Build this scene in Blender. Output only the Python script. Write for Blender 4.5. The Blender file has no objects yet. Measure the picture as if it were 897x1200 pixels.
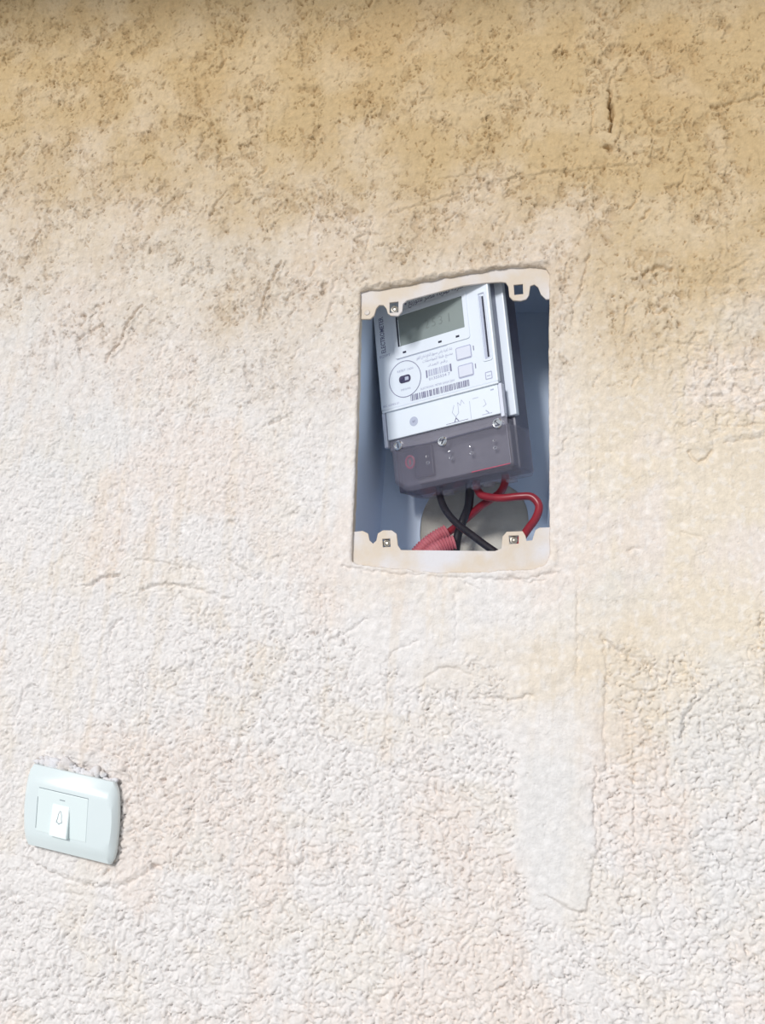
import bpy, bmesh, math, random
import numpy as np
from mathutils import Matrix, Vector
C = bpy.context.scene.collection
rnd = random.Random(7)

# ------------------------------------------------------------------ camera
W, H, FPX = 897, 1200, 1150.0
VPX, VPY, ROLL = 650., 900., math.radians(1.8)
_dy = np.array([(VPX - W/2)/FPX, -(VPY - H/2)/FPX, -1.0]); _dy /= np.linalg.norm(_dy)
_up = np.array([math.sin(ROLL), math.cos(ROLL), 0.0])
_z = _up - _dy*_up.dot(_dy); _z /= np.linalg.norm(_z)
R = np.array([np.cross(_dy, _z), _dy, _z]).T          # world -> camera axes
CAM = np.array([0., -1.0, 0.])
cd = bpy.data.cameras.new('camera'); cam = bpy.data.objects.new('camera', cd); C.objects.link(cam)
cd.sensor_fit = 'VERTICAL'; cd.sensor_height = 36.0; cd.lens = 36.0*FPX/H; cd.clip_start = .02
m4 = np.eye(4); m4[:3, :3] = R.T; m4[:3, 3] = CAM
cam.matrix_world = Matrix(m4.tolist())
bpy.context.scene.camera = cam

# ------------------------------------------------------------------ light
vs = bpy.context.scene.view_settings
vs.view_transform = 'Standard'; vs.look = 'None'; vs.gamma = 1.0; vs.use_curve_mapping = False; vs.exposure = -0.06
wd = bpy.data.worlds.new('sky'); bpy.context.scene.world = wd; wd.use_nodes = True
bg = wd.node_tree.nodes['Background']; bg.inputs[0].default_value = (.84, .91, 1.0, 1); bg.inputs[1].default_value = .58
sd = bpy.data.lights.new('sun', 'SUN'); sd.energy = 2.4; sd.angle = math.radians(13); sd.color = (1.0, .985, .97)
sun = bpy.data.objects.new('sun', sd); C.objects.link(sun)
az, el = math.radians(-20), math.radians(19)         # hazy sun, low, left of the wall normal
to_sun = Vector((math.sin(az)*math.cos(el), -math.cos(az)*math.cos(el), math.sin(el)))
sun.rotation_euler = to_sun.to_track_quat('Z', 'Y').to_euler(); sun.location = (-1, -3, 2)

def at(px, py, y=0.0):
    d = np.stack([(np.asarray(px, float)-W/2)/FPX, -(np.asarray(py, float)-H/2)/FPX, -np.ones(np.shape(px))], -1) @ R
    return CAM + d*((y-CAM[1])/d[..., 1])[..., None]
def wp(px, py): p = at(px, py); return (p[0]*1000, p[2]*1000)          # wall millimetres

# ------------------------------------------------------------------ materials
def mat(name, col, rough=.5, metal=0., noise=None, bump=None, alpha=1., coat=0., spec=.5, trans=0.):
    m = bpy.data.materials.new(name); m.use_nodes = True
    nt = m.node_tree; b = nt.nodes['Principled BSDF']
    b.inputs['Base Color'].default_value = (*col, 1); b.inputs['Roughness'].default_value = rough
    b.inputs['Metallic'].default_value = metal; b.inputs['Alpha'].default_value = alpha
    b.inputs['Coat Weight'].default_value = coat; b.inputs['Specular IOR Level'].default_value = spec
    b.inputs['Transmission Weight'].default_value = trans
    tc = nt.nodes.new('ShaderNodeTexCoord')
    if noise:
        sc, amt, col2 = noise
        n = nt.nodes.new('ShaderNodeTexNoise'); n.inputs['Scale'].default_value = sc; n.inputs['Detail'].default_value = 5
        nt.links.new(tc.outputs['Object'], n.inputs['Vector'])
        r = nt.nodes.new('ShaderNodeMapRange'); r.inputs[1].default_value = .4; r.inputs[2].default_value = .65; r.inputs[4].default_value = amt
        nt.links.new(n.outputs['Fac'], r.inputs[0])
        x = nt.nodes.new('ShaderNodeMix'); x.data_type = 'RGBA'
        x.inputs[6].default_value = (*col, 1); x.inputs[7].default_value = (*col2, 1)
        nt.links.new(r.outputs[0], x.inputs[0]); nt.links.new(x.outputs[2], b.inputs['Base Color'])
    if bump:
        n = nt.nodes.new('ShaderNodeTexNoise'); n.inputs['Scale'].default_value = bump[0]; n.inputs['Detail'].default_value = 4
        nt.links.new(tc.outputs['Object'], n.inputs['Vector'])
        bp = nt.nodes.new('ShaderNodeBump'); bp.inputs['Strength'].default_value = bump[1]; bp.inputs['Distance'].default_value = .001
        nt.links.new(n.outputs['Fac'], bp.inputs['Height']); nt.links.new(bp.outputs[0], b.inputs['Normal'])
    return m

M = dict(
    white=mat('meter_white', (.82, .88, .96), .35, noise=(30, .25, (.78, .84, .94))),
    label=mat('label_white', (.84, .90, .97), .45, noise=(60, .2, (.80, .87, .95))),
    ink=mat('ink_print', (.16, .16, .28), .6, noise=(900, .5, (.38, .38, .52))),
    faint=mat('ink_faint', (.42, .44, .60), .6, noise=(700, .5, (.55, .58, .72))),
    groove=mat('groove_shade', (.50, .54, .68), .6, noise=(200, .3, (.58, .62, .75))),
    smoke=mat('smoky_housing', (.10, .10, .145), .3, noise=(60, .5, (.14, .14, .19)), spec=.6),
    side=mat('housing_side', (.17, .19, .27), .35, noise=(80, .5, (.24, .26, .35))),
    cover=mat('clear_cover', (.28, .27, .34), .05, alpha=.27, spec=.9, noise=(25, .4, (.34, .32, .40))),
    lip=mat('clear_lip', (.36, .35, .42), .10, alpha=.45, spec=.8, noise=(40, .4, (.46, .44, .52))),
    block=mat('terminal_grey', (.165, .16, .195), .5, noise=(50, .6, (.24, .23, .27))),
    lcd=mat('lcd_glass', (.27, .315, .31), .18, noise=(18, .5, (.31, .35, .33)), spec=.35),
    lcdink=mat('lcd_segments', (.20, .235, .23), .4, noise=(200, .3, (.22, .25, .24))),
    dark=mat('dark_recess', (.02, .022, .05), .4, noise=(300, .3, (.04, .04, .08))),
    port=mat('optical_port', (.05, .045, .10), .25, noise=(300, .5, (.16, .14, .22))),
    btn=mat('button_rubber', (.76, .79, .90), .5, noise=(200, .3, (.72, .75, .87))),
    chrome=mat('chrome_screw', (.95, .95, .95), .16, 1.0, noise=(400, .5, (.75, .75, .78))),
    screw=mat('dull_screw', (.52, .49, .44), .35, .9, noise=(300, .7, (.30, .27, .22))),
    redring=mat('red_ring', (.62, .07, .14), .35, noise=(200, .4, (.3, .04, .08))),
    box=mat('box_plastic', (.66, .78, .95), .35, noise=(9, .5, (.70, .80, .94))),
    mortar=mat('mortar_hole', (.52, .49, .43), .9, noise=(40, .8, (.60, .57, .50)), bump=(200, .6)),
    flange=mat('painted_flange', (.68, .58, .47), .55, noise=(22, .8, (.72, .72, .78)), bump=(400, .25)),
    black=mat('black_insulation', (.018, .016, .022), .38, noise=(80, .4, (.035, .03, .04))),
    red=mat('red_insulation', (.30, .022, .035), .35, noise=(60, .6, (.20, .015, .03))),
    conduit=mat('pink_conduit', (.50, .13, .16), .5, noise=(80, .6, (.62, .22, .25))),
    plate=mat('switch_plastic', (.75, .83, .84), .22, noise=(25, .3, (.71, .80, .80)), spec=.5),
    module=mat('switch_module', (.78, .87, .87), .28, noise=(25, .2, (.74, .84, .83))),
    slit=mat('switch_gap', (.25, .30, .32), .6, noise=(300, .3, (.35, .40, .42))),
    putty=mat('plaster_crust', (.74, .68, .64), .9, noise=(60, .9, (.80, .79, .82)), bump=(500, .6)),
    concrete=mat('plain_ground', (.42, .40, .36), .9, noise=(6, .6, (.5, .47, .42)), bump=(60, .4)),
    added_slab=mat('added_slab_paint', (.45, .36, .24), .9, noise=(5, .5, (.52, .42, .28))),
)

# ------------------------------------------------------------------ helpers
def link(name, me, m=None, parent=None):
    o = bpy.data.objects.new(name, me); C.objects.link(o)
    if m is not None: me.materials.append(m)
    if parent is not None: o.parent = parent
    return o
def tag(o, label, cat, group=None):
    o['label'] = label; o['category'] = cat
    if group: o['group'] = group
    return o
def bm_obj(name, bm, m, parent=None, smooth=False):
    bmesh.ops.recalc_face_normals(bm, faces=bm.faces[:])
    me = bpy.data.meshes.new(name); bm.to_mesh(me); bm.free()
    if smooth: me.shade_smooth()
    return link(name, me, m, parent)
def rbox(name, x0, x1, y0, y1, z0, z1, m, parent=None, bev=0.0, seg=2, scale=.001):
    bm = bmesh.new(); bmesh.ops.create_cube(bm, size=1)
    for v in bm.verts:
        v.co = Vector(((x0+x1)/2+v.co.x*(x1-x0), (y0+y1)/2+v.co.y*(y1-y0), (z0+z1)/2+v.co.z*(z1-z0)))*scale
    if bev: bmesh.ops.bevel(bm, geom=bm.edges[:], offset=bev*scale, segments=seg, profile=.6, affect='EDGES')
    return bm_obj(name, bm, m, parent)
def chaikin(pts, n=1, closed=True):
    pts = [np.array(p, float) for p in pts]
    for _ in range(n):
        out = []; L = len(pts)
        for i in range(L if closed else L-1):
            a, b = pts[i], pts[(i+1) % L]; out += [a*.75+b*.25, a*.25+b*.75]
        if not closed: out = [pts[0]]+out+[pts[-1]]
        pts = out
    return pts
def plate_mesh(name, loops, depth, bev=0.0):
    """flat outline(s) with holes, extruded to +-depth, as a mesh in its own xy plane"""
    cu = bpy.data.curves.new(name, 'CURVE'); cu.dimensions = '2D'; cu.fill_mode = 'BOTH'
    cu.extrude = max(depth-bev, 0); cu.bevel_depth = bev; cu.bevel_resolution = 1
    for lp in loops:
        s = cu.splines.new('POLY'); s.points.add(len(lp)-1)
        for p, q in zip(s.points, lp): p.co = (q[0], q[1], 0, 1)
        s.use_cyclic_u = True
    o = bpy.data.objects.new(name, cu); me = bpy.data.meshes.new_from_object(o)
    bpy.data.objects.remove(o); bpy.data.curves.remove(cu)
    me.name = name
    return me
def plate(name, loops, depth, m, parent=None, z=0., bev=0.):
    me = plate_mesh(name, [[(p[0]*.001, p[1]*.001) for p in lp] for lp in loops], depth*.001, bev*.001)
    me.transform(Matrix.Translation((0, 0, z*.001)))
    return link(name, me, m, parent)
AR = {'ش': 0xFEB5, 'س': 0xFEB1, 'ك': 0xFED9, 'ه': 0xFEE9, 'ب': 0xFE8F, 'م': 0xFEE1, 'ص': 0xFEB9, 'ل': 0xFEDD, 'ت': 0xFE95,
      'ي': 0xFEF1, 'ع': 0xFEC9, 'ح': 0xFEA1, 'ن': 0xFEE5, 'ط': 0xFEC1, 'ق': 0xFED5, 'ج': 0xFE9D, 'ف': 0xFED1}
AR2 = {'ر': 0xFEAD, 'ة': 0xFE93, 'ا': 0xFE8D, 'و': 0xFEED, 'ز': 0xFEAF, 'د': 0xFEA9}
def arabic(s):
    out = []
    for i, ch in enumerate(s):
        prv = i > 0 and s[i-1] in AR
        nxt = i+1 < len(s) and (s[i+1] in AR or s[i+1] in AR2)
        if ch in AR: out.append(chr(AR[ch]+(3 if prv and nxt else 1 if prv else 2 if nxt else 0)))
        elif ch in AR2: out.append(chr(AR2[ch]+(1 if prv else 0)))
        elif ch == 'ء': out.append(chr(0xFE80))
        else: out.append(ch)
    return ''.join(reversed(out))
def text(name, s, x, y, size, m, parent, z=.2, rot=0., width=None, off=0.0):
    cu = bpy.data.curves.new(name, 'FONT'); cu.body = s; cu.size = 1; cu.extrude = .02; cu.offset = off; cu.resolution_u = 2
    o = bpy.data.objects.new(name, cu); C.objects.link(o); bpy.context.view_layer.update()
    me = bpy.data.meshes.new_from_object(o.evaluated_get(bpy.context.evaluated_depsgraph_get()))
    bpy.data.objects.remove(o); bpy.data.curves.remove(cu); me.name = name
    if not len(me.vertices): return None
    co = np.empty(len(me.vertices)*3, np.float32); me.vertices.foreach_get('co', co); co = co.reshape(-1, 3)
    lo, hi = co.min(0), co.max(0)
    sx = (width/(hi[0]-lo[0]) if width else size)*.001; sy = size*.001
    me.transform(Matrix.Translation((x*.001, y*.001, z*.001)) @ Matrix.Rotation(rot, 4, 'Z') @ Matrix.Diagonal((sx, sy, .002, 1)) @ Matrix.Translation((-lo[0], 0, 0)))
    return link(name, me, m, parent)
def lathe(name, prof, m, parent=None, loc=(0, 0, 0), seg=20, sx=1., sy=1.):
    """profile (r, z) in mm, axis +z"""
    bm = bmesh.new(); rings = []
    for r, z in prof:
        rings.append([bm.verts.new((r*math.cos(a)*sx*.001, r*math.sin(a)*sy*.001, z*.001)) for a in [2*math.pi*k/seg for k in range(seg)]])
    for a, b in zip(rings, rings[1:]):
        for k in range(seg): bm.faces.new((a[k], a[(k+1) % seg], b[(k+1) % seg], b[k]))
    for rg in (rings[0], rings[-1]):
        if (rg[0].co - rg[seg//2].co).length > 1e-6: bm.faces.new(rg)
    bmesh.ops.remove_doubles(bm, verts=bm.verts[:], dist=1e-6)
    o = bm_obj(name, bm, m, parent, smooth=False); o.location = Vector(loc)*.001
    return o
def catmull(P, n=10):
    P = [np.array(p, float) for p in P]; P = [2*P[0]-P[1]]+P+[2*P[-1]-P[-2]]; out = []
    for i in range(1, len(P)-2):
        a, b, c, d = P[i-1:i+3]
        for k in range(n):
            t = k/n; out.append(.5*((2*b)+(-a+c)*t+(2*a-5*b+4*c-d)*t*t+(-a+3*b-3*c+d)*t**3))
    out.append(P[-2]); return out
def tube(name, P, r, m, parent=None, seg=14, n=10, rib=None):
    pts = catmull(P, n); bm = bmesh.new(); rings = []; N = None
    s = 0
    for i, p in enumerate(pts):
        T = pts[min(i+1, len(pts)-1)]-pts[max(i-1, 0)]; T = T/np.linalg.norm(T)
        if N is None: N = np.cross(T, [0.3, 1, .1])
        N = N-T*N.dot(T); N /= np.linalg.norm(N); B = np.cross(T, N)
        if i: s += np.linalg.norm(p-pts[i-1])
        rr = r*(1+(rib[1]*math.sin(2*math.pi*s/rib[0]) if rib else 0))
        rings.append([bm.verts.new(tuple(p+rr*(N*math.cos(a)+B*math.sin(a)))) for a in [2*math.pi*k/seg for k in range(seg)]])
    for a, b in zip(rings, rings[1:]):
        for k in range(seg): bm.faces.new((a[k], a[(k+1) % seg], b[(k+1) % seg], b[k]))
    bm.faces.new(rings[0]); bm.faces.new(rings[-1])
    return bm_obj(name, bm, m, parent, smooth=True)
ZX, ZY = lambda x: 390+x/3.157, lambda y: 300+y/3.157
def zp(x, y): return wp(ZX(x), ZY(y))

# ------------------------------------------------------------------ wall height field
SEED = np.random.RandomState(11)
def perlin(x, y, seed=0):
    rs = np.random.RandomState(seed); a = rs.rand(256, 256).astype(np.float32)*2*np.pi
    gx, gy = np.cos(a), np.sin(a)
    xi = np.floor(x).astype(np.int32); yi = np.floor(y).astype(np.int32)
    fx = x-xi; fy = y-yi
    u = fx*fx*fx*(fx*(fx*6-15)+10); v = fy*fy*fy*(fy*(fy*6-15)+10)
    def g(i, j):
        a, b = (xi+i) & 255, (yi+j) & 255
        return gx[a, b]*(fx-i)+gy[a, b]*(fy-j)
    return ((g(0, 0)*(1-u)+g(1, 0)*u)*(1-v)+(g(0, 1)*(1-u)+g(1, 1)*u)*v)*1.5
def fbm(x, y, s, seed, o=4, g=.5):
    t = 0; a = 1
    for k in range(o): t = t+a*perlin(x/s+13.7*k, y/s-7.3*k, seed+k); a *= g; s /= 2
    return t
def sst(a, b, x): t = np.clip((x-a)/(b-a), 0, 1); return t*t*(3-2*t)

fine = 1.12
xs = np.arange(-800, 266, fine); zs = np.arange(-318, 992, fine)
def stretch(a, lo, hi, nl=50, nu=50):
    a = np.concatenate([a[0]-3*np.arange(nl, 0, -1), a, a[-1]+3*np.arange(1, nu+1)])
    L = [a[0]]; d = 4
    while L[-1] > lo: L.append(L[-1]-d); d *= 1.35
    U = [a[-1]]; d = 4
    while U[-1] < hi: U.append(U[-1]+d); d *= 1.35
    return np.concatenate([np.array(L[1:])[::-1], a, np.array(U[1:])])
xs = stretch(xs, -2600, 2200, 50, 80); zs = stretch(zs, -1400, 1230, 50, 30); zs[0] = -1400
NX, NZ = len(xs), len(zs)
X, Z = np.meshgrid(xs.astype(np.float32), zs.astype(np.float32))       # [iz, ix]
# photograph coordinates of every wall point, used to lay out the patches of plaster
cc = (np.stack([X/1000, 0*X, Z/1000], -1)-CAM) @ R.T
dd = np.maximum(-cc[..., 2], .05)
PX = (W/2+FPX*cc[..., 0]/dd).astype(np.float32); PY = (H/2-FPX*cc[..., 1]/dd).astype(np.float32); del cc, dd
low = fbm(X, Z, 120, 1, 3); low2 = fbm(X, Z, 60, 5, 3); mid = fbm(X, Z, 26, 9, 3)
wx = X+3.5*perlin(X/14, Z/14, 20)+1.6*perlin(X/6, Z/6, 21); wz = Z+3.5*perlin(X/14, Z/14, 22)+1.6*perlin(X/6, Z/6, 23)
def blob(cx, cy, rx, ry, soft=.35, wob=.35):
    d = np.sqrt(((PX-cx)/rx)**2+((PY-cy)/ry)**2)+wob*low2+.12*mid
    return 1-sst(1-soft, 1+soft*.4, d)
# lumpy roughcast at the bottom, trowelled around the niche
lump_line = np.interp(PX[0*NZ//2].mean()*0+PX, [-60, 60, 170, 230, 370, 430, 560, 640, 700, 715, 770, 800, 960],
                      [1010, 960, 790, 700, 700, 800, 800, 860, 880, 770, 790, 770, 740]).astype(np.float32)
lumps = sst(-35, 35, PY-lump_line+55*low2+25*mid)
smooth_patch = np.maximum(blob(652, 960, 48, 125, .15, .22), blob(665, 860, 60, 60, .3, .3))
smooth_patch = np.maximum(smooth_patch, .8*blob(90, 1030, 85, 40, .4))
lumps *= 1-.92*smooth_patch
edge_r = sst(703, 697, PX+9*mid)*sst(760, 780, PY)*sst(1075, 1050, PY)*sst(590, 620, PX)       # plaster tongue, crisp right edge
midrough = sst(430, 560, PY+60*low)*sst(430, 360, PX+20*low2)*(1-lumps)
midrough = np.maximum(midrough, .8*blob(250, 470, 150, 110, .5))
right_rough = blob(850, 455, 80, 75, .4)+.6*blob(860, 340, 60, 60, .5); right_rough = np.clip(right_rough, 0, 1)
band = sst(660, 640, PX)*sst(395, 410, PX)*sst(300, 325, PY)*sst(690, 672, PY)
smoothzone = np.clip(blob(700, 600, 120, 170, .5)+blob(560, 740, 210, 70, .4)+.7*blob(370, 560, 50, 200, .5), 0, 1)
toprough = sst(560, 380, PY+70*low)*(1-right_rough)*(1-.75*smoothzone)

# billow lumps: rounded bodies with sharp creases between them
b1 = np.abs(perlin(wx/7.6, wz/6.2, 31)); b2 = np.abs(perlin(wx/4.4, wz/3.8, 32)); b3 = np.abs(perlin(wx/15., wz/13., 33))
bil = np.sqrt(b1+.012)*1.0+.42*np.sqrt(b2+.02)+.55*np.sqrt(b3+.01)
Hh = .9*low+.35*low2
body = np.minimum(bil, 1.12+.25*perlin(X/30, Z/30, 34))
crease = np.exp(-(perlin(wx/7.6, wz/6.2, 31)/.055)**2)*sst(-.25, .2, perlin(X/12, Z/12, 35))+.6*np.exp(-(perlin(wx/15., wz/13., 33)/.04)**2)*sst(-.1, .2, perlin(X/18, Z/18, 36))
Hh = Hh+lumps*(4.2*(body-1.0)+.5*fbm(X, Z, 4, 40, 2)-2.9*crease)
sm = 1-lumps
Hh = Hh+sm*(.22*mid+.12*fbm(X, Z, 7, 44, 3))
Hh = Hh+sm*midrough*(-1.9*crease)+2.2*midrough*sm*(np.sqrt(b1+.01)*.8+.5*np.sqrt(b2+.01)-.8)
rr = fbm(wx, wz*1.25, 17, 50, 3)
Hh = Hh+right_rough*(2.4*sst(-.07, .07, rr)+1.2*sst(-.05, .05, fbm(wx, wz*1.3, 9, 57, 3))-1.5-1.2*crease+1.3*(np.sqrt(b1+.01)-.6))
# torn, pitted skin higher up: short steep-sided tears in a flat trowelled coat
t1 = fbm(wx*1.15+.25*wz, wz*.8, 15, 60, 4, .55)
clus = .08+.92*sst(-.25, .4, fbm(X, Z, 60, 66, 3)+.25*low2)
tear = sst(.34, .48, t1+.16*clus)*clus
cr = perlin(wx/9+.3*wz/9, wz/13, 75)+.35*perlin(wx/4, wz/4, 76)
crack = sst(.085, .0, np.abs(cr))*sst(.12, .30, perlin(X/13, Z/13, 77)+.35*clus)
t2 = fbm(wx*1.3, wz*.75, 6.0, 70, 3, .55)
tear2 = sst(.30, .46, t2)*clus
Hh = Hh-toprough*(1.9*tear+.45*tear2)
rid = sst(.10, .0, np.abs(fbm(wx, wz*.8, 20, 80, 3)))*clus*sst(-.1, .3, fbm(X, Z, 30, 84, 2))
Hh = Hh+toprough*(.6*rid)-np.clip(toprough+.4*midrough, 0, 1)*3.6*crack
f1 = fbm(wx*1.1+.3*wz, wz*.85, 19, 110, 3); f2 = fbm(wx*1.1+.3*wz, wz*.85, 9, 115, 3); mk = sst(-.1, .25, fbm(X, Z, 48, 118, 2)+.2*low2)
tz = np.clip(toprough+.45*midrough*sm, 0, 1)*(1-.6*smoothzone)
Hh = Hh+tz*(.95*mk*sst(-.035, .035, f1)+.8*clus*sst(-.04, .04, f2-.12)+.5*sst(-.03, .03, f1-.35))
Hh = Hh+.5*sst(-.02, .02, fbm(wx, wz, 55, 120, 4))*(1-.6*lumps)
pin = sst(.52, .62, perlin(X/3.1, Z/3.1, 90))*sst(.1, .4, perlin(X/22, Z/22, 91))
Hh = Hh-1.3*pin*(1-.6*lumps)
Hh = Hh+1.3*smoothzone*sm*(fbm(X, Z*1.6, 34, 130, 2)+.35*perlin(wx/11, wz/8, 133))+lumps*.9*perlin(wx/20, wz/17, 134)
# vertical trowel streaks
st = perlin(X/5.5, Z/170, 95)+.6*perlin(X/2.2, Z/90, 96)
Hh = Hh+.16*st*sm
Hh = Hh+.9*edge_r*(1-.0*lumps)+.5*smooth_patch

def stamp(pts, w, amp, prof='ridge', jit=1.5):
    """ridge / groove / step along a polyline given in photo pixels; w, amp in mm"""
    global Hh
    P = [wp(*p) for p in chaikin(pts, 1, False)] if len(pts) > 2 else [wp(*p) for p in pts]
    pad = max(4*w, 10)
    x0, x1 = min(p[0] for p in P)-pad, max(p[0] for p in P)+pad; z0, z1 = min(p[1] for p in P)-pad, max(p[1] for p in P)+pad
    i0, i1 = np.searchsorted(xs, [x0, x1]); j0, j1 = np.searchsorted(zs, [z0, z1])
    sl = (slice(j0, j1), slice(i0, i1)); x = X[sl]+jit*perlin(X[sl]/7, Z[sl]/7, 101)*1.6; z = Z[sl]+jit*perlin(X[sl]/7, Z[sl]/7, 102)*1.6
    best = np.full(x.shape, 1e9); sd = np.zeros(x.shape)
    for a, b in zip(P, P[1:]):
        ax, az = a; dx, dz = b[0]-ax, b[1]-az; L2 = dx*dx+dz*dz+1e-9
        t = np.clip(((x-ax)*dx+(z-az)*dz)/L2, 0, 1); ex, ez = x-ax-t*dx, z-az-t*dz; d = np.hypot(ex, ez)
        k = d < best; best = np.where(k, d, best); sd = np.where(k, np.sign(dx*ez-dz*ex)*d, sd)
    if prof == 'ridge': Hh[sl] += amp*np.exp(-(best/w)**2)
    elif prof == 'step':      # sharp drop on one side of the line, fading away behind it
        Hh[sl] += amp*np.where(sd > 0, np.exp(-(sd/(w*3))**2), 0)*sst(0, .8, sd+.4)-0.35*amp*np.exp(-((sd+w*.5)/(w*.6))**2)*(best < 4*w)
Rg = 'ridge'
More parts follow.
